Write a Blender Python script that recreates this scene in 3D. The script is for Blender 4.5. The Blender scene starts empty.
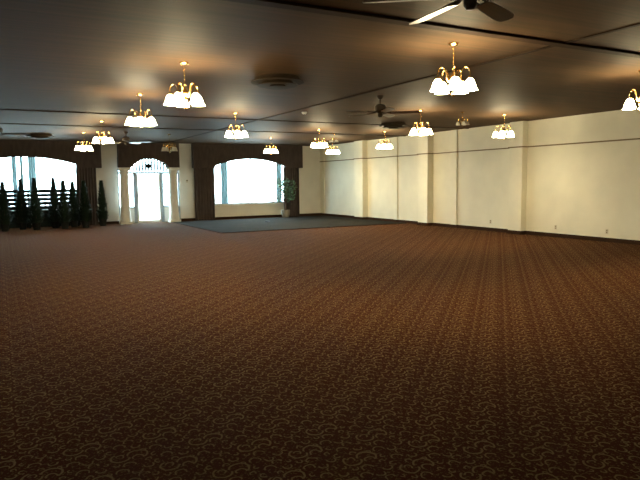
import bpy, math, random
from mathutils import Vector, Matrix
C = bpy.context.scene.collection
R_ = math.radians
PI = math.pi

# ------------------------------------------------------------------ room size
XL, XR, YB, YF, CZ = -2.4, 13.75, -4.0, 25.5, 3.33

# ------------------------------------------------------------------ mesh builder
class MB:
    def __init__(s):
        s.v = []; s.f = []
    def face(s, pts):
        b = len(s.v); s.v += [tuple(p) for p in pts]; s.f.append(tuple(range(b, b + len(pts))))
    def box(s, x0, x1, y0, y1, z0, z1):
        b = len(s.v)
        s.v += [(x0,y0,z0),(x1,y0,z0),(x1,y1,z0),(x0,y1,z0),(x0,y0,z1),(x1,y0,z1),(x1,y1,z1),(x0,y1,z1)]
        for q in ((0,3,2,1),(4,5,6,7),(0,1,5,4),(1,2,6,5),(2,3,7,6),(3,0,4,7)):
            s.f.append(tuple(b + i for i in q))
        return s
    def tube(s, pts, r, n=8, cap=True):
        pts = [Vector(p) for p in pts]
        rs = r if isinstance(r, (list, tuple)) else [r] * len(pts)
        b = len(s.v); up = None
        for i, p in enumerate(pts):
            t = (pts[min(i+1, len(pts)-1)] - pts[max(i-1, 0)]).normalized()
            if up is None:
                up = Vector((0,0,1)) if abs(t.z) < .9 else Vector((1,0,0))
            a = (up - t * up.dot(t)).normalized(); up = a; c = t.cross(a)
            for k in range(n):
                th = 2 * PI * k / n
                s.v.append(tuple(p + (a * math.cos(th) + c * math.sin(th)) * rs[i]))
        for i in range(len(pts) - 1):
            for k in range(n):
                k2 = (k + 1) % n
                s.f.append((b+i*n+k, b+i*n+k2, b+(i+1)*n+k2, b+(i+1)*n+k))
        if cap:
            s.f.append(tuple(b + k for k in range(n))[::-1])
            e = b + (len(pts)-1) * n
            s.f.append(tuple(e + k for k in range(n)))
        return s
    def lathe(s, prof, cx=0, cy=0, n=20, flute=0.0, nf=0):
        b = len(s.v)
        for (r, z) in prof:
            for k in range(n):
                th = 2 * PI * k / n
                q = r * (1 + (flute * math.cos(nf * th) if nf else 0))
                s.v.append((cx + q * math.cos(th), cy + q * math.sin(th), z))
        for i in range(len(prof) - 1):
            for k in range(n):
                k2 = (k + 1) % n
                s.f.append((b+i*n+k, b+i*n+k2, b+(i+1)*n+k2, b+(i+1)*n+k))
        if prof[0][0] > 1e-4: s.f.append(tuple(b + k for k in range(n))[::-1])
        if prof[-1][0] > 1e-4:
            e = b + (len(prof)-1) * n; s.f.append(tuple(e + k for k in range(n)))
        return s
    def arch(s, x0, x1, zs, za, zt, y0, y1, n=24, shape='seg'):
        """solid slab from an arched underside up to zt, between y0 and y1"""
        xs = [x0 + (x1 - x0) * i / n for i in range(n + 1)]
        c = (x0 + x1) / 2; h = (x1 - x0) / 2; rise = za - zs
        if shape == 'seg':
            Rr = (h*h + rise*rise) / (2*rise)
            zz = [zs + math.sqrt(max(Rr*Rr - (x-c)**2, 0)) - (Rr - rise) for x in xs]
        else:
            zz = [zs + rise * math.sqrt(max(1 - ((x-c)/h)**2, 0)) for x in xs]
        b = len(s.v)
        for x, z in zip(xs, zz):
            s.v += [(x,y0,z),(x,y1,z),(x,y0,zt),(x,y1,zt)]
        for i in range(n):
            a = b + 4*i; d = a + 4
            s.f += [(a,d,d+2,a+2),(d+1,a+1,a+3,d+3),(a+1,d+1,d,a),(a+2,d+2,d+3,a+3)]
        s.f += [(b+1,b,b+2,b+3)]
        e = b + 4*n; s.f += [(e,e+1,e+3,e+2)]
        return s
    def build(s, name, mat, parent=None, loc=(0,0,0), smooth=False, bevel=0.0):
        me = bpy.data.meshes.new(name); me.from_pydata(s.v, [], s.f); me.update()
        if smooth:
            me.polygons.foreach_set('use_smooth', [True] * len(me.polygons))
        if mat: me.materials.append(mat)
        o = bpy.data.objects.new(name, me); C.objects.link(o); o.location = loc
        if smooth:
            m = o.modifiers.new('edges', 'EDGE_SPLIT'); m.split_angle = R_(40)
        if bevel:
            m = o.modifiers.new('bevel', 'BEVEL'); m.width = bevel; m.segments = 2; m.limit_method = 'ANGLE'
        if parent: o.parent = parent
        return o

def tag(o, label, cat, group=None, kind=None):
    o['label'] = label; o['category'] = cat
    if group: o['group'] = group
    if kind: o['kind'] = kind
    return o
def thing(name, loc, label, cat, group=None, rz=0.0):
    o = bpy.data.objects.new(name, None); C.objects.link(o); o.empty_display_size = .1
    o.location = loc; o.rotation_euler = (0, 0, rz)
    return tag(o, label, cat, group)
def struct(o, label, cat):
    o['kind'] = 'structure'; o['label'] = label; o['category'] = cat
    return o
def dup(root, loc, label, rz=None, scale=None):
    r = root.copy(); C.objects.link(r); r.location = loc; r['label'] = label
    if rz is not None: r.rotation_euler = (0, 0, rz)
    if scale is not None: r.scale = scale
    for ch in list(root.children):
        c = ch.copy(); C.objects.link(c); c.parent = r
        for g in list(ch.children):
            d = g.copy(); C.objects.link(d); d.parent = c
    return r

# ------------------------------------------------------------------ materials
def mat(name, col, rough=.6, metal=0.0, var=0.0, scale=6.0, stretch=(1,1,1), bump=0.0, spec=.5, col2=None, sheen=0):
    m = bpy.data.materials.new(name); m.use_nodes = True
    nt = m.node_tree; p = nt.nodes['Principled BSDF']
    p.inputs['Roughness'].default_value = rough; p.inputs['Metallic'].default_value = metal
    p.inputs['Specular IOR Level'].default_value = spec
    if sheen: p.inputs['Sheen Weight'].default_value = sheen
    tc = nt.nodes.new('ShaderNodeTexCoord'); mp = nt.nodes.new('ShaderNodeMapping')
    mp.inputs['Scale'].default_value = stretch
    nz = nt.nodes.new('ShaderNodeTexNoise'); nz.inputs['Scale'].default_value = scale; nz.inputs['Detail'].default_value = 5
    nt.links.new(tc.outputs['Object'], mp.inputs['Vector']); nt.links.new(mp.outputs['Vector'], nz.inputs['Vector'])
    rp = nt.nodes.new('ShaderNodeValToRGB')
    c2 = col2 or tuple(c * (1 + var) for c in col); c1 = col if col2 else tuple(c * (1 - var) for c in col)
    rp.color_ramp.elements[0].position = .3; rp.color_ramp.elements[1].position = .7
    rp.color_ramp.elements[0].color = (*c1, 1); rp.color_ramp.elements[1].color = (*c2, 1)
    nt.links.new(nz.outputs['Fac'], rp.inputs['Fac']); nt.links.new(rp.outputs['Color'], p.inputs['Base Color'])
    if bump:
        b = nt.nodes.new('ShaderNodeBump'); b.inputs['Strength'].default_value = bump; b.inputs['Distance'].default_value = .01
        nt.links.new(nz.outputs['Fac'], b.inputs['Height']); nt.links.new(b.outputs['Normal'], p.inputs['Normal'])
    return m

M_wall   = mat('cream_painted_wall', (.77,.74,.61), .75, var=.06, scale=1.3, bump=.05, spec=.25)
M_fwall  = mat('white_painted_wall', (.66,.64,.58), .75, var=.04, scale=2, spec=.25)
M_dwall  = mat('brown_painted_wall', (.10,.07,.05), .7, var=.1)
M_ceil   = mat('brown_plank_ceiling', (.074,.051,.029), .6, scale=1.5, stretch=(.22,9,1), col2=(.114,.063,.036), spec=.05, bump=.15)
M_batten = mat('dark_ceiling_batten', (.05,.03,.019), .7, var=.15, spec=.05)
M_base   = mat('dark_brown_baseboard', (.035,.018,.011), .9, var=.1, spec=.06)
M_rail   = mat('dark_rail_paint', (.20,.155,.085), .7, var=.1, spec=.1)
M_fabric = mat('dark_brown_drapery', (.060,.046,.042), .9, var=.2, scale=9, stretch=(1,1,.3), spec=.2)
M_brass  = mat('polished_brass', (.80,.55,.22), .22, metal=1.0, var=.05)
M_dbrass = mat('aged_bronze', (.06,.038,.02), .5, metal=.4, var=.1)
M_blade  = mat('walnut_fan_blade', (.10,.055,.03), .3, var=.2, scale=3, stretch=(1,8,1))
M_white  = mat('white_painted_wood', (.80,.79,.75), .5, var=.03)
M_plast  = mat('cream_plastic', (.55,.50,.38), .5, var=.03)
M_column = mat('white_column_plaster', (.74,.72,.66), .6, var=.04)
M_frame  = mat('shade_toned_window_frame', (.24,.28,.31), .4, var=.03)  # white frames greyed: their backlit shade is put into the colour
M_disc   = mat('brown_painted_diffuser', (.060,.042,.027), .7, var=.08, spec=.08)
M_dark   = mat('black_plastic', (.020,.020,.021), .7, var=.1, spec=.1)
M_screen = mat('dark_green_stained_wood', (.014,.019,.016), .7, spec=.1, var=.2, stretch=(.4,1,8))
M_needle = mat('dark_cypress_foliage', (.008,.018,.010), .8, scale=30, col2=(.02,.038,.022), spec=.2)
M_leaf   = mat('ficus_leaf', (.035,.085,.035), .45, scale=25, col2=(.09,.17,.075))
M_bark   = mat('brown_bark', (.07,.045,.03), .9, var=.2, scale=20, bump=.4)
M_pot    = mat('dark_grey_planter', (.012,.013,.012), .7, var=.1, spec=.1)
M_basket = mat('pale_woven_basket', (.20,.18,.15), .8, var=.2, scale=40, stretch=(1,1,4), bump=.5)
M_soil   = mat('dark_soil', (.02,.014,.01), .95, var=.3, scale=40, bump=.5)
M_dance  = mat('blue_grey_dance_floor', (.024,.0225,.020), 1.0, var=.12, scale=2, spec=.03)
M_pave   = mat('pale_concrete', (.55,.55,.52), .9, var=.08)
M_steel  = mat('brushed_steel', (.55,.57,.58), .3, metal=1.0, var=.05)

def glass_mat():
    m = bpy.data.materials.new('window_glass'); m.use_nodes = True; nt = m.node_tree; nt.nodes.clear()
    o = nt.nodes.new('ShaderNodeOutputMaterial'); mx = nt.nodes.new('ShaderNodeMixShader')
    t = nt.nodes.new('ShaderNodeBsdfTransparent'); t.inputs['Color'].default_value = (.90,.97,.97,1)
    g = nt.nodes.new('ShaderNodeBsdfGlossy'); g.inputs['Roughness'].default_value = .02
    lw = nt.nodes.new('ShaderNodeLayerWeight'); lw.inputs['Blend'].default_value = .5
    pw = nt.nodes.new('ShaderNodeMath'); pw.operation = 'POWER'; pw.inputs[1].default_value = 5
    fr = nt.nodes.new('ShaderNodeMath'); fr.operation = 'MULTIPLY_ADD'; fr.inputs[1].default_value = .85; fr.inputs[2].default_value = .035
    nt.links.new(lw.outputs['Facing'], pw.inputs[0]); nt.links.new(pw.outputs[0], fr.inputs[0])
    nt.links.new(fr.outputs[0], mx.inputs['Fac']); nt.links.new(t.outputs[0], mx.inputs[1]); nt.links.new(g.outputs[0], mx.inputs[2])
    nt.links.new(mx.outputs[0], o.inputs['Surface'])
    return m
M_glass = glass_mat()
def sheer_mat(name, col, trans):
    m = bpy.data.materials.new(name); m.use_nodes = True; nt = m.node_tree; nt.nodes.clear()
    o = nt.nodes.new('ShaderNodeOutputMaterial'); mx = nt.nodes.new('ShaderNodeMixShader'); m2 = nt.nodes.new('ShaderNodeMixShader')
    t = nt.nodes.new('ShaderNodeBsdfTransparent')
    d = nt.nodes.new('ShaderNodeBsdfDiffuse'); d.inputs['Color'].default_value = (*col, 1)
    l = nt.nodes.new('ShaderNodeBsdfTranslucent'); l.inputs['Color'].default_value = (*col, 1)
    tc = nt.nodes.new('ShaderNodeTexCoord'); w = nt.nodes.new('ShaderNodeTexNoise'); w.inputs['Scale'].default_value = 14
    mr = nt.nodes.new('ShaderNodeMapRange'); mr.inputs['To Min'].default_value = trans - .05; mr.inputs['To Max'].default_value = trans + .05
    nt.links.new(tc.outputs['Object'], w.inputs['Vector']); nt.links.new(w.outputs['Fac'], mr.inputs['Value'])
    m2.inputs['Fac'].default_value = .55
    nt.links.new(d.outputs[0], m2.inputs[1]); nt.links.new(l.outputs[0], m2.inputs[2])
    nt.links.new(mr.outputs[0], mx.inputs['Fac']); nt.links.new(m2.outputs[0], mx.inputs[1]); nt.links.new(t.outputs[0], mx.inputs[2])
    nt.links.new(mx.outputs[0], o.inputs['Surface'])
    return m
M_sheer = sheer_mat('pale_sheer_fabric', (.25,.32,.33), .03)
M_blind = sheer_mat('shade_toned_blind_fabric', (.06,.075,.08), .005)  # white blind darkened, its dimness against the sky is in the colour
def lit_shade(name, col, strength):
    m = bpy.data.materials.new(name); m.use_nodes = True; p = m.node_tree.nodes['Principled BSDF']
    nt = m.node_tree
    p.inputs['Base Color'].default_value = (.9,.85,.75,1); p.inputs['Roughness'].default_value = .4
    p.inputs['Emission Color'].default_value = (*col, 1); p.inputs['Emission Strength'].default_value = strength
    return m
LAMP = 72.0
M_lit   = lit_shade('lit_frosted_glass', (1.0,.84,.50), LAMP)
M_bulb  = lit_shade('lit_bulb', (1.0,.84,.50), 400.0)
M_clear = mat('unlit_bulb_glass', (.7,.68,.62), .1)
M_unlit = mat('unlit_frosted_glass', (.62,.60,.55), .15, var=.03)

def carpet_mat():
    m = bpy.data.materials.new('scroll_pattern_carpet'); m.use_nodes = True
    nt = m.node_tree; p = nt.nodes['Principled BSDF']; L = nt.links.new
    def mth(op, a, b=None, c=None):
        n = nt.nodes.new('ShaderNodeMath'); n.operation = op
        for i, x in enumerate((a, b, c)):
            if x is None: continue
            if isinstance(x, (int, float)): n.inputs[i].default_value = x
            else: L(x, n.inputs[i])
        return n.outputs[0]
    tc = nt.nodes.new('ShaderNodeTexCoord')
    wob = nt.nodes.new('ShaderNodeTexNoise'); wob.inputs['Scale'].default_value = 22; wob.inputs['Detail'].default_value = 1
    L(tc.outputs['Object'], wob.inputs['Vector'])
    sp = nt.nodes.new('ShaderNodeSeparateXYZ'); L(tc.outputs['Object'], sp.inputs[0])
    TX, TY = .24, .48
    wv = mth('MULTIPLY', mth('SUBTRACT', wob.outputs['Fac'], .5), .02)
    ux = mth('DIVIDE', sp.outputs['X'], TX)
    col = mth('FLOOR', ux)
    x = mth('ADD', mth('MULTIPLY', mth('SUBTRACT', mth('SUBTRACT', ux, col), .5), TX), wv)
    yy = mth('ADD', sp.outputs['Y'], mth('MULTIPLY', col, TY / 2))
    v = mth('DIVIDE', yy, TY)
    y = mth('ADD', mth('MULTIPLY', mth('SUBTRACT', mth('SUBTRACT', v, mth('FLOOR', v)), .5), TY), wv)
    def ring(cx, cy, r, w, ang, gap):
        px = mth('SUBTRACT', x, cx); py = mth('SUBTRACT', y, cy)
        d = mth('SQRT', mth('ADD', mth('MULTIPLY', px, px), mth('MULTIPLY', py, py)))
        on = mth('LESS_THAN', mth('ABSOLUTE', mth('SUBTRACT', d, r)), w)
        if gap is None: return on
        dt = mth('ADD', mth('MULTIPLY', px, math.cos(R_(ang))), mth('MULTIPLY', py, math.sin(R_(ang))))
        return mth('MULTIPLY', on, mth('LESS_THAN', dt, gap * r))
    parts = [ring(-.050,.005,.055,.0062,50,.50), ring(.052,.012,.058,.0062,235,.45), ring(.050,-.030,.032,.0055,270,.35),
             ring(-.015,-.110,.034,.0050,275,.35), ring(.085,-.160,.028,.0048,100,.4), ring(-.070,-.185,.034,.0050,265,.3),
             ring(.010,-.205,.026,.0048,90,.3), ring(-.030,.160,.034,.0050,265,.3), ring(.065,.135,.026,.0048,80,.35),
             ring(-.095,.105,.020,.0048,0,.5), ring(.035,.215,.028,.005,275,.3), ring(-.050,.020,.022,.0048,230,.4),
             ring(-.085,-.085,.016,.0045,90,.5), ring(.100,-.085,.016,.0045,270,.5), ring(.0,.085,.018,.0045,270,.4),
             ring(.095,.060,.014,.0042,200,.4), ring(-.095,.215,.015,.0042,20,.4), ring(.100,.195,.014,.0042,120,.4)]
    s = parts[0]
    for q in parts[1:]: s = mth('MAXIMUM', s, q)
    nz = nt.nodes.new('ShaderNodeTexNoise'); nz.inputs['Scale'].default_value = 180; nz.inputs['Detail'].default_value = 2
    L(tc.outputs['Object'], nz.inputs['Vector'])
    big = nt.nodes.new('ShaderNodeTexNoise'); big.inputs['Scale'].default_value = .8; L(tc.outputs['Object'], big.inputs['Vector'])
    fl = nt.nodes.new('ShaderNodeTexNoise'); fl.inputs['Scale'].default_value = 58; fl.inputs['Detail'].default_value = 1
    L(tc.outputs['Object'], fl.inputs['Vector'])
    s = mth('MAXIMUM', s, mth('MULTIPLY', mth('GREATER_THAN', fl.outputs['Fac'], .60), .45))
    fac = mth('MULTIPLY', s, mth('MULTIPLY_ADD', nz.outputs['Fac'], .8, .35))
    bg = nt.nodes.new('ShaderNodeMix'); bg.data_type = 'RGBA'
    bg.inputs[6].default_value = (.038,.0075,.0028,1); bg.inputs[7].default_value = (.048,.0125,.004,1)
    L(big.outputs['Fac'], bg.inputs[0])
    mx = nt.nodes.new('ShaderNodeMix'); mx.data_type = 'RGBA'; mx.inputs[7].default_value = (.185,.132,.058,1)
    L(fac, mx.inputs[0]); L(bg.outputs[2], mx.inputs[6]); L(mx.outputs[2], p.inputs['Base Color'])
    p.inputs['Roughness'].default_value = 1.0; p.inputs['Specular IOR Level'].default_value = .04
    bp = nt.nodes.new('ShaderNodeBump'); bp.inputs['Strength'].default_value = .25; bp.inputs['Distance'].default_value = .004
    L(nz.outputs['Fac'], bp.inputs['Height']); L(bp.outputs['Normal'], p.inputs['Normal'])
    return m
M_carpet = carpet_mat()

# ------------------------------------------------------------------ the room shell
T = .25
struct(MB().box(XL-T, XR+T, YB-T, YF+T, -.2, 0).build('floor', M_carpet), 'dark brown carpet with tan scroll pattern covering the hall floor', 'floor')
struct(MB().box(XL-T, XR+T, YB-T, YF+T, CZ, CZ+.2).build('ceiling', M_ceil), 'dark brown planked ceiling', 'ceiling')
struct(MB().box(XL-T, XL, YB-T, YF+T, 0, CZ).build('wall_left', M_wall), 'cream side wall beside the camera', 'wall')
struct(MB().box(XL, XR, YB-T, YB, 0, CZ).build('wall_back', M_wall), 'cream wall behind the camera', 'wall')
wr = struct(MB().box(XR, XR+T, YB-T, YF+T, 0, CZ).build('wall_right', M_wall), 'long cream wall with pilasters and a dark rail', 'wall')
for (y0, y1, d) in ((21.28,21.95,.26),(16.95,17.50,.26),(12.63,13.14,.21),(8.30,8.82,.21)):
    MB().box(XR-d, XR, y0, y1, 0, CZ).build('pilaster', M_wall, wr, bevel=.008)
for (y0, y1) in ((15.66,15.98),(19.10,19.34),(25.05,25.25)):
    MB().box(XR-.05, XR, y0, y1, .11, CZ).build('wall_batten', M_wall, wr)
# far wall: openings for window 1, the entrance and window 2
W1, DO, W2 = (-.95,2.78,.67,2.80), (4.30,6.85,0,2.72), (8.40,11.90,.67,2.80)
b = MB(); x = XL
for (a, c, z0, z1) in (W1, DO, W2):
    b.box(x, a, YF, YF+T, 0, CZ)
    if z0 > 0: b.box(a, c, YF, YF+T, 0, z0)
    b.box(a, c, YF, YF+T, z1, CZ); x = c
b.box(x, XR, YF, YF+T, 0, CZ)
struct(b.build('wall_far', M_fwall), 'white far wall with the entrance door and two big windows', 'wall')

def struct_box(name, m, boxes, label, cat, bevel=0):
    b = MB()
    for q in boxes: b.box(*q)
    return struct(b.build(name, m, bevel=bevel), label, cat)
# baseboards (broken at the pilasters)
segs = []; y = YB
for (y0, y1, d) in ((8.30,8.82,.21),(12.63,13.14,.21),(16.95,17.50,.26),(21.28,21.95,.26)):
    segs.append((XR-.022, XR, y, y0, 0, .11)); segs.append((XR-d-.022, XR, y0-.022, y1+.022, 0, .11)); y = y1
segs.append((XR-.022, XR, y, YF, 0, .11))
for (y0, y1) in ((15.66,15.98),(19.10,19.34),(25.05,25.25)): segs.append((XR-.055, XR, y0, y1, 0, .11))
struct_box('baseboard_right', M_base, segs, 'dark brown baseboard along the cream wall', 'baseboard')
struct_box('baseboard_far', M_base, [(XL,4.28,YF-.022,YF,0,.11),(6.87,XR,YF-.022,YF,0,.11)], 'dark brown baseboard along the far wall', 'baseboard')
# rail on the right wall, wrapped round each pilaster
segs = []; y = YB; zr = 2.565
for (y0, y1, d) in ((8.30,8.82,.21),(12.63,13.14,.21),(16.95,17.50,.26),(21.28,21.95,.26)):
    segs.append((XR-.03, XR, y, y0, zr, zr+.036)); segs.append((XR-d-.03, XR, y0-.03, y1+.03, zr, zr+.036)); y = y1
segs.append((XR-.03, XR, y, YF, zr, zr+.036))
for (y0, y1) in ((15.66,15.98),(19.10,19.34),(25.05,25.25)): segs.append((XR-.08, XR, y0-.03, y1+.03, zr, zr+.036))
struct_box('trim_1', M_rail, segs, 'thin dark rail running high along the cream wall', 'rail')
# ceiling battens
n = 2
for q, lab in (((XL,XR,5.20,5.34,CZ-.03,CZ),'dark ceiling batten across the hall nearest the camera'),
          ((XL,XR,15.12,15.20,CZ-.018,CZ),'dark ceiling batten across the middle of the hall'),
          ((XL,XR,18.58,18.66,CZ-.018,CZ),'dark ceiling batten across the hall towards the windows'),
          ((6.26,6.33,YB,YF,CZ-.012,CZ-.0),'dark ceiling batten running lengthwise towards the windows')):
    struct_box('trim_%d' % n, M_batten, [q], lab, 'batten'); n += 1

# ------------------------------------------------------------------ windows and door
def window(name, W, label, mull):
    x0, x1, z0, z1 = W; ya, yb = YF+.06, YF+.13
    f = MB(); w = .05
    f.box(x0,x1,ya,yb,z0,z0+w).box(x0,x1,ya,yb,z1-w,z1).box(x0,x0+w,ya,yb,z0+w,z1-w).box(x1-w,x1,ya,yb,z0+w,z1-w)
    o = struct(f.build(name, M_frame), label, 'window')
    for xm, hw in mull:
        MB().box(xm-hw,xm+hw,ya,yb,z0+w,z1-w).build('mullion', M_pot, o)
    xs = [x0+w] + [xm for xm, _ in mull] + [x1-w]
    for a, c in zip(xs[:-1], xs[1:]):
        MB().box(a+.012,c-.012,ya+.03,ya+.036,z0+w,z1-w).build('pane', M_glass, o)
    MB().box(x0-.05,x1+.05,YF-.07,YF+.06,z0-.04,z0).build('window_sill', M_white, o, bevel=.006)
    return o
window('window_1', W1, 'wide arched window behind the slatted screens and little trees', [(.30,.02),(1.55,.02)])
window('window_2', W2, 'wide arched window right of the entrance door', [(10.17,.018)])

d = MB(); y0, y1 = YF+.04, YF+.16
x0, x1 = DO[0], DO[1]
d.box(x0,x0+.06,y0,y1,0,2.72).box(x1-.06,x1,y0,y1,0,2.72).box(x0+.06,x1-.06,y0,y1,2.04,2.13).box(x0+.06,x1-.06,y0,y1,2.66,2.72)
d.box(4.93,5.06,y0,y1,0,2.04).box(6.05,6.17,y0,y1,0,2.04)
d.box(x0+.06,4.93,y0,y1,.62,.68).box(6.17,x1-.06,y0,y1,.62,.68)
door = struct(d.build('door_1', M_frame), 'white framed glass entrance door with sidelights between the columns', 'door')
e = MB().box(5.06,5.13,y0+.03,y1-.03,.012,2.035).box(5.98,6.05,y0+.03,y1-.03,.012,2.035).box(5.13,5.98,y0+.03,y1-.03,1.97,2.035).box(5.13,5.98,y0+.03,y1-.03,.012,.10)
leaf = e.build('door_leaf', M_white, door)
MB().box(5.13,5.98,y0+.055,y0+.062,.10,1.97).build('door_pane', M_glass, leaf)
h = MB(); h.box(5.07,5.125,y0+.015,y0+.03,1.06,1.22); h.tube([(5.095,y0+.02,1.14),(5.095,y0-.03,1.14),(5.20,y0-.03,1.14)], .010)
h.build('door_handle', M_steel, leaf)
for a, c in ((x0+.06,4.93),(6.17,x1-.06)):
    MB().box(a,c,y0+.055,y0+.062,.68,2.04).build('sidelight_pane', M_glass, door)
    MB().box(a,c,y0+.03,y0+.08,0,.62).build('sidelight_panel', M_white, door)
MB().box(x0+.06,x1-.06,y0+.055,y0+.062,2.13,2.66).build('transom_pane', M_glass, door)
MB().box(5.06,6.05,YF+.0,YF+.2,0,.012).build('threshold', M_steel, door)

t = thing('transom_blind', (0,0,0), 'pleated white blind in the arch above the entrance door', 'blind')
b = MB(); k = 0; x = 4.40
while x < 6.70:
    a = (x, YF-.02, 2.14); c = (x+.085, YF+.03, 2.14)
    b.face([a, c, (c[0],c[1],2.70), (a[0],a[1],2.70)])
    b.face([(a[0],a[1]+.003,2.70),(c[0],c[1]+.003,2.70),(c[0],c[1]+.003,2.14),(a[0],a[1]+.003,2.14)])
    x += .125
b.build('vane', M_blind, t)
MB().box(4.36,6.80,YF-.03,YF+.035,2.70,2.72).build('headrail', M_white, t)
t.location = (0,0,0)

# ------------------------------------------------------------------ outside
struct(MB().box(-40,60,YF+T,YF+60,-.12,-.02).build('ground', M_pave), 'bright pale pavement seen through the entrance door', 'ground')

# ------------------------------------------------------------------ valances, drapes, columns
def pleat(x0, x1, yc, z0, z1, amp, n, sub=8):
    b = MB(); N = n * sub; th = .012; base = len(b.v)
    for i in range(N + 1):
        x = x0 + (x1-x0)*i/N
        for z, am in ((z0,1.0),((z0+z1)/2,.85),(z1,.6)):
            yy = yc + amp*am*math.sin(2*PI*n*i/N) + .15*amp*math.sin(5.3*n*i/N)
            b.v.append((x, yy-th, z)); b.v.append((x, yy+th, z))
    for i in range(N):
        a = base + 6*i; c = a + 6
        for j in (0, 2):
            b.f += [(a+j, c+j, c+j+2, a+j+2), (c+j+1, a+j+1, a+j+3, c+j+3)]
        b.f += [(a+1,c+1,c,a),(a+4,c+4,c+5,a+5)]
    b.f += [(base+1,base,base+2,base+3),(base+3,base+2,base+4,base+5)]
    e = base + 6*N
    b.f += [(e,e+1,e+3,e+2),(e+2,e+3,e+5,e+4)]
    return b
def valance(x0, x1, wx0, wx1, zs, za, label):
    b = MB(); ya, yb = YF-.30, YF-.16
    b.box(x0, wx0, ya, yb, 2.28, CZ); b.box(wx1, x1, ya, yb, 2.28, CZ)
    b.arch(wx0, wx1, zs, za, CZ, ya, yb)
    b.box(x0, x0+.03, yb, YF, 2.28, CZ); b.box(x1-.03, x1, yb, YF, 2.28, CZ)
    return tag(b.build('arched_valance', M_fabric), label, 'valance')
valance(-1.95, 3.66, -.93, 2.73, 2.42, 2.70, 'dark brown arched valance over the window with the slatted screens')
valance(7.42, 12.66, 8.38, 11.75, 2.37, 2.68, 'dark brown arched valance over the window with the leafy plant')
def drape(x0, x1, label):
    o = pleat(0, x1-x0, 0, .02, 2.32, .022, 7).build('drape', M_fabric, None, (x0, YF-.11, 0), smooth=True)
    return tag(o, label, 'curtain', 'dark drapes beside the windows')
drape(2.70, 3.46, 'dark brown floor length drape left of the white wall panel with the lone cypress')
drape(7.47, 8.36, 'dark brown floor length drape between the entrance and the bright window')
drape(11.74, 12.54, 'dark brown floor length drape behind the leafy potted plant')
drape(-1.75, -.95, 'dark brown floor length drape at the left end of the screened window')

h = MB(); ya, yb = YF-.62, YF-.30
h.box(4.27,4.74,ya,yb,2.29,CZ-.022); h.box(6.28,6.72,ya,yb,2.29,CZ-.022); h.arch(4.74,6.28,2.29,2.66,CZ-.022,ya,yb,shape='seg')
tag(h.build('arched_header', M_fabric), 'dark brown arched header carried by the two white columns', 'arch')
def column(label, x, first=None):
    if first: return dup(first, (x, YF-.46, 0), label)
    t = thing('column', (x, YF-.46, 0), label, 'column', 'white columns at the entrance')
    MB().box(-.23,.23,-.21,.21,0,.10).build('plinth', M_column, t, bevel=.01)
    MB().lathe([(.21,.10),(.225,.14),(.215,.18),(.205,.24),(.205,.34),(.190,.42),(.182,.46)], n=28).build('base', M_column, t, smooth=True)
    MB().lathe([(.180,.46),(.180,.9),(.174,1.5),(.165,2.06)], n=48, flute=.025, nf=16).build('shaft', M_column, t, smooth=True)
    MB().lathe([(.17,2.06),(.185,2.08),(.185,2.11),(.175,2.13),(.195,2.17),(.21,2.21)], n=28).build('capital', M_column, t, smooth=True)
    MB().box(-.225,.225,-.21,.21,2.21,2.29).build('abacus', M_column, t, bevel=.008)
    return t
c1 = column('white column at the left side of the entrance door', 4.48)
column('white column at the right side of the entrance door', 6.46, c1)
s = thing('hanging_sign', (5.53, YF-.25, 2.36), 'small dark box sign mounted under the arch over the entrance', 'sign')
MB().box(-.13,.13,-.04,.04,-.09,.09).build('housing', M_dark, s, bevel=.01)
MB().tube([(0,0,.09),(0,0,.30)], .012).build('stem', M_dark, s)
MB().box(-.11,.11,-.045,-.04,-.07,.07).build('face_plate', M_pot, s)

# gathered sheer curtains
def sheer(x0, x1, z0, z1, n, label):
    o = pleat(0, x1-x0, 0, z0, z1, .022, n).build('sheer_curtain', M_sheer, None, (x0, YF+.0, 0), smooth=True)
    return tag(o, label, 'curtain', 'gathered sheer curtains at the windows')
sheer(.46,.62,.69,2.78,2,'narrow gathered sheer curtain strip, leftmost in the screened window')
sheer(.74,.84,.69,2.78,2,'very thin gathered sheer curtain strip, middle of the three in the screened window')
sheer(1.02,1.29,.69,2.78,3,'wider gathered sheer curtain, right of the three in the screened window')
sheer(8.72,9.03,.69,2.78,4,'gathered sheer curtain at the left side of the window with the plant')
sheer(11.42,11.68,.69,2.78,3,'gathered sheer curtain behind the leafy plant')

# ------------------------------------------------------------------ dance floor
t = thing('dance_floor', (0,0,0), 'low blue grey dance floor laid before the window with the plant', 'dance floor')
MB().box(6.35,13.62,18.5,24.95,0.001,.022).build('panel', M_dance, t)
MB().box(6.27,6.35,18.42,25.03,0.001,.016).box(6.35,13.62,18.42,18.5,0.001,.016).box(6.35,13.62,24.95,25.03,0.001,.016).build('edge_trim', M_base, t)
for (x, y, l) in ((10.3,18.46,'small black floor box at the near edge of the dance floor'),(9.55,22.3,'small black floor box in the middle of the dance floor')):
    b = MB().lathe([(.10,0),(.10,.012),(.085,.025),(.0001,.028)], n=18)
    tag(b.build('floor_box', M_dark, None, (x, y, .022 if y > 20 else .0165), smooth=True), l, 'floor box')

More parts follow.
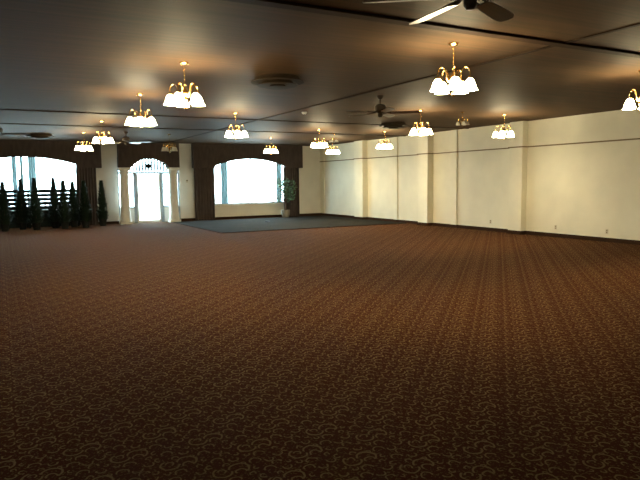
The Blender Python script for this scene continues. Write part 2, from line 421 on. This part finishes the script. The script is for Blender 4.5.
# ------------------------------------------------------------------ slatted screens and little trees
def screen(x, w, label, first=None):
    if first:
        return dup(first, (x, 25.02, 0), label)
    t = thing('slatted_screen', (x, 25.02, 0), label, 'screen', 'slatted screens under the arched window')
    for px in (0, w/2-.03, w-.06):
        MB().box(px,px+.06,-.03,.03,0,1.46).build('post', M_screen, t)
    b = MB()
    for k in range(5):
        z = 1.345 - k*.155
        b.box(-.02,w+.02,-.045,-.03,z-.01,z+.115)
    b.build('slats', M_screen, t)
    MB().box(-.02,w+.02,-.045,-.03,.04,.675).build('shade_stand_in', M_screen, t)  # added dark sheet, stands in for shade on the wall behind the slats
    return t
s1 = screen(1.20, 1.50, 'dark slatted screen at the right half of the arched window, by the drape')
screen(-.52, 1.50, 'dark slatted screen at the left half of the arched window', s1)

def cypress_foliage(seed, hgt, rad, z0):
    rnd = random.Random(seed); b = MB()
    N = 1500
    for i in range(N):
        u = rnd.random() ** 1.25
        z = z0 + (hgt - z0) * u
        prof = rad * (1-u)**.85 * min(1, .6 + 2.5*u) + .010
        th = rnd.random() * 2*PI; r0 = prof * rnd.uniform(.25,.8)
        ln = rnd.uniform(.11,.22) * (1 - .4*u)
        d = Vector((math.cos(th), math.sin(th), rnd.uniform(.5,1.8))).normalized()
        p = Vector((math.cos(th)*r0, math.sin(th)*r0, z - ln*.3))
        sd = d.cross(Vector((0,0,1))).normalized() * rnd.uniform(.014,.030)
        up = sd.cross(d).normalized() * .008
        tip = p + d*ln
        if tip.z > hgt: tip.z = hgt
        m = p + d*ln*.45
        b.face([p, m+sd, tip]); b.face([p, tip, m-sd]); b.face([p+up, m+sd+up, m-sd+up])
    return b
def cypress(loc, hgt, rad, seed, label, rz=0):
    t = thing('potted_cypress', loc, label, 'plant', 'little potted cypress trees by the arched window', rz)
    MB().lathe([(.11,0),(.13,.16),(.155,.24),(.155,.27),(.135,.27),(.13,.235),(.0001,.235)], n=18).build('pot', M_pot, t, smooth=True)
    MB().tube([(0,0,.2),(.01,0,.6),(0,.01,hgt*.8)], [.02,.016,.006]).build('trunk', M_bark, t)
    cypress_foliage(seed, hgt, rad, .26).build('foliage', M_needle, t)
    return t
for i, (x, y, h_, r_, l) in enumerate((
    (.10,23.92,1.76,.28,'potted cypress at the left picture edge before the slatted screen'),
    (.69,24.52,1.86,.28,'potted cypress second from the left before the slatted screen'),
    (1.12,23.92,1.88,.28,'potted cypress in the gap between the two slatted screens'),
    (1.80,24.52,1.90,.28,'taller pointed potted cypress before the right slatted screen'),
    (2.08,23.92,1.80,.26,'potted cypress just right of the taller pointed one'),
    (2.46,24.52,1.75,.27,'potted cypress before the right end of the right slatted screen'),
    (2.80,23.92,1.78,.28,'potted cypress in front of the dark drape'),
    (3.52,24.60,1.78,.22,'lone potted cypress before the white wall panel left of the entrance'))):
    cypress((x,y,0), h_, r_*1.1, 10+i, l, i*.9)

# ------------------------------------------------------------------ leafy plant
t = thing('potted_ficus', (11.50,24.72,.022), 'bushy potted ficus tree before the right side of the bright window', 'plant')
MB().lathe([(.15,0),(.19,.14),(.20,.30),(.205,.34),(.18,.34),(.175,.30),(.0001,.30)], n=22).build('basket_pot', M_basket, t, smooth=True)
MB().lathe([(.17,.295),(.10,.315),(.0001,.32)], n=16).build('soil', M_soil, t)
b = MB(); rnd = random.Random(4); tips = []
for k in range(3):
    b.tube([(.03*math.cos(k*2.1),.03*math.sin(k*2.1),.3),(.05*math.cos(k*2.1+.8),.05*math.sin(k*2.1+.8),.6),(.05*math.cos(k*2.1+2),.05*math.sin(k*2.1+2),.95),(.12*math.cos(k*2.1+2),.12*math.sin(k*2.1+2),1.3)], [.022,.018,.014,.008])
for k in range(30):
    th = rnd.random()*2*PI; z = rnd.uniform(.85,1.72); rr = rnd.uniform(.2,.50)*(1-abs(z-1.3)*.6)
    q = Vector((math.cos(th)*rr, math.sin(th)*rr*.8, z)); tips.append(q)
    b.tube([(0,0,min(z*.75,1.25)), q*.55+Vector((0,0,z*.38)), q], [.008,.006,.003], n=5)
b.build('branches', M_bark, t)
b = MB()
for q in tips:
    for k in range(24):
        p = q + Vector((rnd.gauss(0,.10),rnd.gauss(0,.09),rnd.gauss(0,.10)))
        d = Vector((rnd.gauss(0,1),rnd.gauss(0,1),rnd.gauss(-.5,.6))).normalized()
        sd = d.cross(Vector((rnd.gauss(0,.4),rnd.gauss(0,.4),1))).normalized(); nn = sd.cross(d)
        L_ = rnd.uniform(.09,.14); w = L_*.30
        b.face([p, p+d*L_*.4+sd*w-nn*.006, p+d*L_, p+d*L_*.45]); b.face([p, p+d*L_*.45, p+d*L_, p+d*L_*.4-sd*w-nn*.006])
b.build('foliage', M_leaf, t)

# ------------------------------------------------------------------ chandeliers
def bez(p0, p1, p2, p3, n=10):
    o = []
    for i in range(n+1):
        t = i/n; a = 1-t
        o.append(tuple(a**3*p0[j]+3*a*a*t*p1[j]+3*a*t*t*p2[j]+t**3*p3[j] for j in range(3)))
    return o
def chandelier(loc, label, shade_mat, rz, group, metal):
    t = thing('chandelier', loc, label, 'chandelier', group, rz)      # origin on the ceiling
    MB().lathe([(.066,0),(.066,-.012),(.05,-.03),(.02,-.04),(.0001,-.042)][::-1], n=20).build('canopy', metal, t, smooth=True)
    ch = MB(); z = -.042; k = 0
    while z > -.285:
        pts = []
        for i in range(9):
            a = 2*PI*i/8; u = .008*math.cos(a); w = .017*math.sin(a)
            pts.append((u,0,z-.014+w) if k % 2 == 0 else (0,u,z-.014+w))
        ch.tube(pts, .0028, n=5, cap=False); z -= .0265; k += 1
    ch.build('chain', metal, t)
    MB().lathe([(.0001,-.285),(.014,-.29),(.02,-.31),(.011,-.33),(.013,-.36),(.034,-.39),(.044,-.42),(.034,-.455),(.016,-.475),(.020,-.50),(.034,-.52),(.030,-.55),(.012,-.575),(.010,-.60)][::-1], n=20).build('body', metal, t, smooth=True)
    MB().lathe([(.010,-.60),(.020,-.612),(.022,-.63),(.012,-.648),(.0001,-.655)][::-1], n=14).build('finial', metal, t, smooth=True)
    for k in range(5):
        a = 2*PI*k/5; ca, sa = math.cos(a), math.sin(a)
        P = lambda r, z: (r*ca, r*sa, z)
        path = bez(P(.03,-.47), P(.10,-.52), P(.075,-.305), P(.145,-.300)) + bez(P(.145,-.300), P(.20,-.297), P(.215,-.35), P(.205,-.425), 6)[1:]
        m = MB().tube(path, .0085, n=8)
        m.lathe([(.0001,-.415),(.026,-.42),(.030,-.445),(.0001,-.45)][::-1], .205*ca, .205*sa, n=14)
        arm = m.build('arm', metal, t, smooth=True)
        sh = MB().lathe([(.028,-.446),(.042,-.460),(.058,-.488),(.067,-.522),(.075,-.555),(.094,-.582),(.092,-.584),(.071,-.556),(.063,-.522),(.054,-.489),(.038,-.463),(.026,-.45)], .205*ca, .205*sa, n=20)
        sh.f = [q for q in sh.f if len(q) == 4]
        sh.build('shade', shade_mat, arm, smooth=True)
        MB().lathe([(.0001,-.572),(.014,-.568),(.025,-.553),(.028,-.540),(.024,-.522),(.013,-.500),(.012,-.455)], .205*ca, .205*sa, n=12).build('bulb', M_bulb if shade_mat is M_lit else M_clear, arm, smooth=True)
    return t
G1 = 'lit brass chandeliers'; G2 = 'unlit chandeliers'
ch0 = chandelier((5.05,5.85,CZ), 'large lit brass chandelier nearest the camera, right of centre', M_lit, .35, G1, M_brass)
LIT = [((2.38,8.40),'lit brass chandelier hanging left of centre, second nearest to the camera'),
       ((2.44,11.65),'lit brass chandelier just left of and behind the second nearest one'),
       ((2.52,17.0),'lit brass chandelier in front of the white wall panel left of the entrance'),
       ((2.52,20.9),'small far lit brass chandelier over the dark drape by the little trees'),
       ((5.15,13.85),'lit brass chandelier alone over the middle, left of the bright window'),
       ((9.25,21.1),'small far lit brass chandelier in front of the valance of the bright window'),
       ((9.25,17.2),'lit brass chandelier over the dance floor near the far right corner'),
       ((11.85,20.9),'farthest lit brass chandelier glowing against the bluish end of the cream wall'),
       ((11.75,17.1),'lit brass chandelier behind the hanging ceiling fan and round diffuser'),
       ((9.05,11.65),'lit brass chandelier before the cream wall, directly right of the hanging fan'),
       ((11.70,11.55),'lit brass chandelier close to the cream wall, left of its nearest pilaster'),
       ((9.02,6.0),'lit brass chandelier cut off by the right edge of the picture')]
for i, ((x, y), l) in enumerate(LIT):
    dup(ch0, (x, y, CZ), l, .2 + i*.47)
un0 = chandelier((10.30,11.58,CZ), 'small unlit chandelier between two lit ones before the cream wall', M_unlit, .5, G2, M_brass)
un0.scale = (.62,.62,.55)
dup(un0, (10.45,18.35,CZ), 'small unlit chandelier above the dance floor by the far right corner', 1.1)
dup(un0, (5.26,20.7,CZ), 'unlit chandelier hanging in front of the entrance arch', .1, (1,1,1))

# ------------------------------------------------------------------ ceiling fans
def fan(loc, rz, nb, label):
    t = thing('ceiling_fan', loc, label, 'ceiling fan', 'dark ceiling fans', rz)
    MB().lathe([(.0001,-.075),(.035,-.07),(.062,-.03),(.07,0)], n=20).build('canopy', M_dbrass, t, smooth=True)
    MB().tube([(0,0,-.06),(0,0,-.17)], .014, n=10).build('downrod', M_dbrass, t)
    MB().lathe([(.0001,-.35),(.05,-.345),(.075,-.33),(.10,-.30),(.115,-.27),(.115,-.20),(.09,-.175),(.03,-.16),(.0001,-.16)], n=24).build('motor', M_dbrass, t, smooth=True)
    MB().lathe([(.0001,-.43),(.03,-.425),(.05,-.40),(.05,-.36),(.04,-.345),(.0001,-.345)], n=18).build('switch_housing', M_dbrass, t, smooth=True)
    for k in range(nb):
        a = 2*PI*k/nb
        rot = Matrix.Rotation(a, 4, 'Z') @ Matrix.Rotation(R_(-12), 4, 'X')
        b = MB(); out = [(.22,-.055),(.40,-.066),(.62,-.074),(.74,-.070),(.79,-.045),(.80,0)]
        outl = out + [(x,-y) for x, y in out[::-1][1:]]
        N = len(outl); zc = 0
        tv = [Vector((x,y,.004)) for x, y in outl]; bv = [Vector((x,y,-.004)) for x, y in outl]
        b.v = [tuple(rot @ v + Vector((0,0,-.335))) for v in tv + bv]
        b.f = [tuple(range(N))[::-1], tuple(range(N, 2*N))] + [(i,(i+1)%N,N+(i+1)%N,N+i) for i in range(N)]
        bl = b.build('blade', M_blade, t)
        b = MB()
        b.tube([rot @ Vector((.08,.0,.02)) + Vector((0,0,-.335)), rot @ Vector((.16,.03,.008)) + Vector((0,0,-.335)), rot @ Vector((.30,.028,.008)) + Vector((0,0,-.335))], .009, n=6)
        b.tube([rot @ Vector((.08,.0,.02)) + Vector((0,0,-.335)), rot @ Vector((.16,-.03,.008)) + Vector((0,0,-.335)), rot @ Vector((.30,-.028,.008)) + Vector((0,0,-.335))], .009, n=6)
        b.build('blade_iron', M_dbrass, bl)
    return t
fan((3.155,3.475,CZ), R_(24.5), 6, 'dark ceiling fan cut off by the top edge of the picture')
fan((6.80,10.05,CZ), R_(-35), 5, 'dark ceiling fan hanging before the round diffuser at the middle right')
fan((3.75,20.3,CZ), R_(45), 5, 'ceiling fan with shiny blade left of the entrance arch')
fan((.06,18.0,CZ), R_(52), 5, 'dark ceiling fan at the left edge of the picture over the little trees')

# ------------------------------------------------------------------ diffusers, detector, wall plates
def diffuser(loc, label, first=None):
    if first: return dup(first, loc, label)
    t = thing('ceiling_diffuser', loc, label, 'air diffuser', 'round ceiling diffusers')
    MB().lathe([(.34,0),(.36,-.04),(.43,-.075),(.43,-.085),(.30,-.07),(.0001,-.07)][::-1], n=36).build('outer_cone', M_disc, t, smooth=True)
    MB().lathe([(.24,-.07),(.26,-.10),(.33,-.125),(.33,-.133),(.0001,-.125)][::-1], n=32).build('middle_cone', M_disc, t, smooth=True)
    MB().lathe([(.12,-.125),(.14,-.15),(.21,-.165),(.0001,-.17)][::-1], n=28).build('inner_cone', M_disc, t, smooth=True)
    return t
d0 = diffuser((4.06,8.95,CZ), 'large round brown ceiling diffuser near the top middle of the picture')
diffuser((10.34,14.6,CZ), 'round brown ceiling diffuser below the hanging fan, before the cream wall', d0)
diffuser((1.30,22.1,CZ), 'round brown ceiling diffuser above the screened window', d0)
t = thing('smoke_detector', (6.64,13.1,CZ), 'small white smoke detector on the ceiling beside the lengthwise batten', 'smoke detector')
MB().lathe([(.0001,-.055),(.035,-.053),(.055,-.035),(.065,-.02),(.065,0)], n=20).build('cover', M_white, t, smooth=True)
MB().lathe([(.0001,-.062),(.012,-.06),(.014,-.05)], n=10).build('sensor', M_dark, t, smooth=True)
def outlet(y, z, label):
    t = thing('wall_outlet', (XR, y, z), label, 'outlet', 'outlets on the cream wall')
    MB().box(-.008,0,-.038,.038,-.06,.06).build('cover_plate', M_plast, t, bevel=.002)
    for dz in (-.026,.026):
        MB().lathe([(.016,0),(.016,.004)], n=14).build('socket', M_rail, t)
        o = t.children[-1]; o.location = (-.008,0,dz); o.rotation_euler = (0,-PI/2,0)
    return t
outlet(14.08,.30,'wall outlet low on the cream wall left of the nearest pilaster')
outlet(11.55,.28,'wall outlet low on the cream wall first right of the nearest pilaster')
outlet(9.94,.27,'wall outlet low on the cream wall near the right picture edge')
t = thing('thermostat', (7.18, YF, 1.72), 'small pale thermostat on the white panel right of the entrance', 'thermostat')
MB().box(-.05,.05,-.03,0,-.065,.065).build('housing', M_plast, t, bevel=.006)
MB().box(-.03,.03,-.033,-.03,.005,.045).build('display', M_dark, t)

# ------------------------------------------------------------------ daylight
w = bpy.data.worlds.new('overcast_sky'); bpy.context.scene.world = w; w.use_nodes = True
bg = w.node_tree.nodes['Background']; bg.inputs['Color'].default_value = (.76,.91,1.0,1); bg.inputs['Strength'].default_value = 25.0

# ------------------------------------------------------------------ camera
cam = bpy.data.cameras.new('camera'); co = bpy.data.objects.new('camera', cam); C.objects.link(co)
f = 593.6
Yc = Vector((-321,55,f)).normalized(); Xc = Vector((1110,72,f)); Xc = (Xc - Yc*Xc.dot(Yc)).normalized()
Zc = Yc.cross(Xc)
if Zc.y < 0: Zc = -Zc
right = Vector((Xc.x,Yc.x,Zc.x)); up = Vector((Xc.y,Yc.y,Zc.y)); fwd = Vector((Xc.z,Yc.z,Zc.z))
mw = Matrix.Identity(4)
for i in range(3):
    mw[i][0] = right[i]; mw[i][1] = up[i]; mw[i][2] = -fwd[i]
mw[0][3], mw[1][3], mw[2][3] = 0, 0, 1.65
co.matrix_world = mw
cam.sensor_width = 36; cam.lens = f*36/640; cam.clip_end = 200; cam.clip_start = .05
bpy.context.scene.camera = co
sc = bpy.context.scene
sc.view_settings.view_transform = 'Standard'; sc.view_settings.look = 'None'
sc.view_settings.gamma = 1; sc.view_settings.use_curve_mapping = False
sc.view_settings.exposure = 0.0
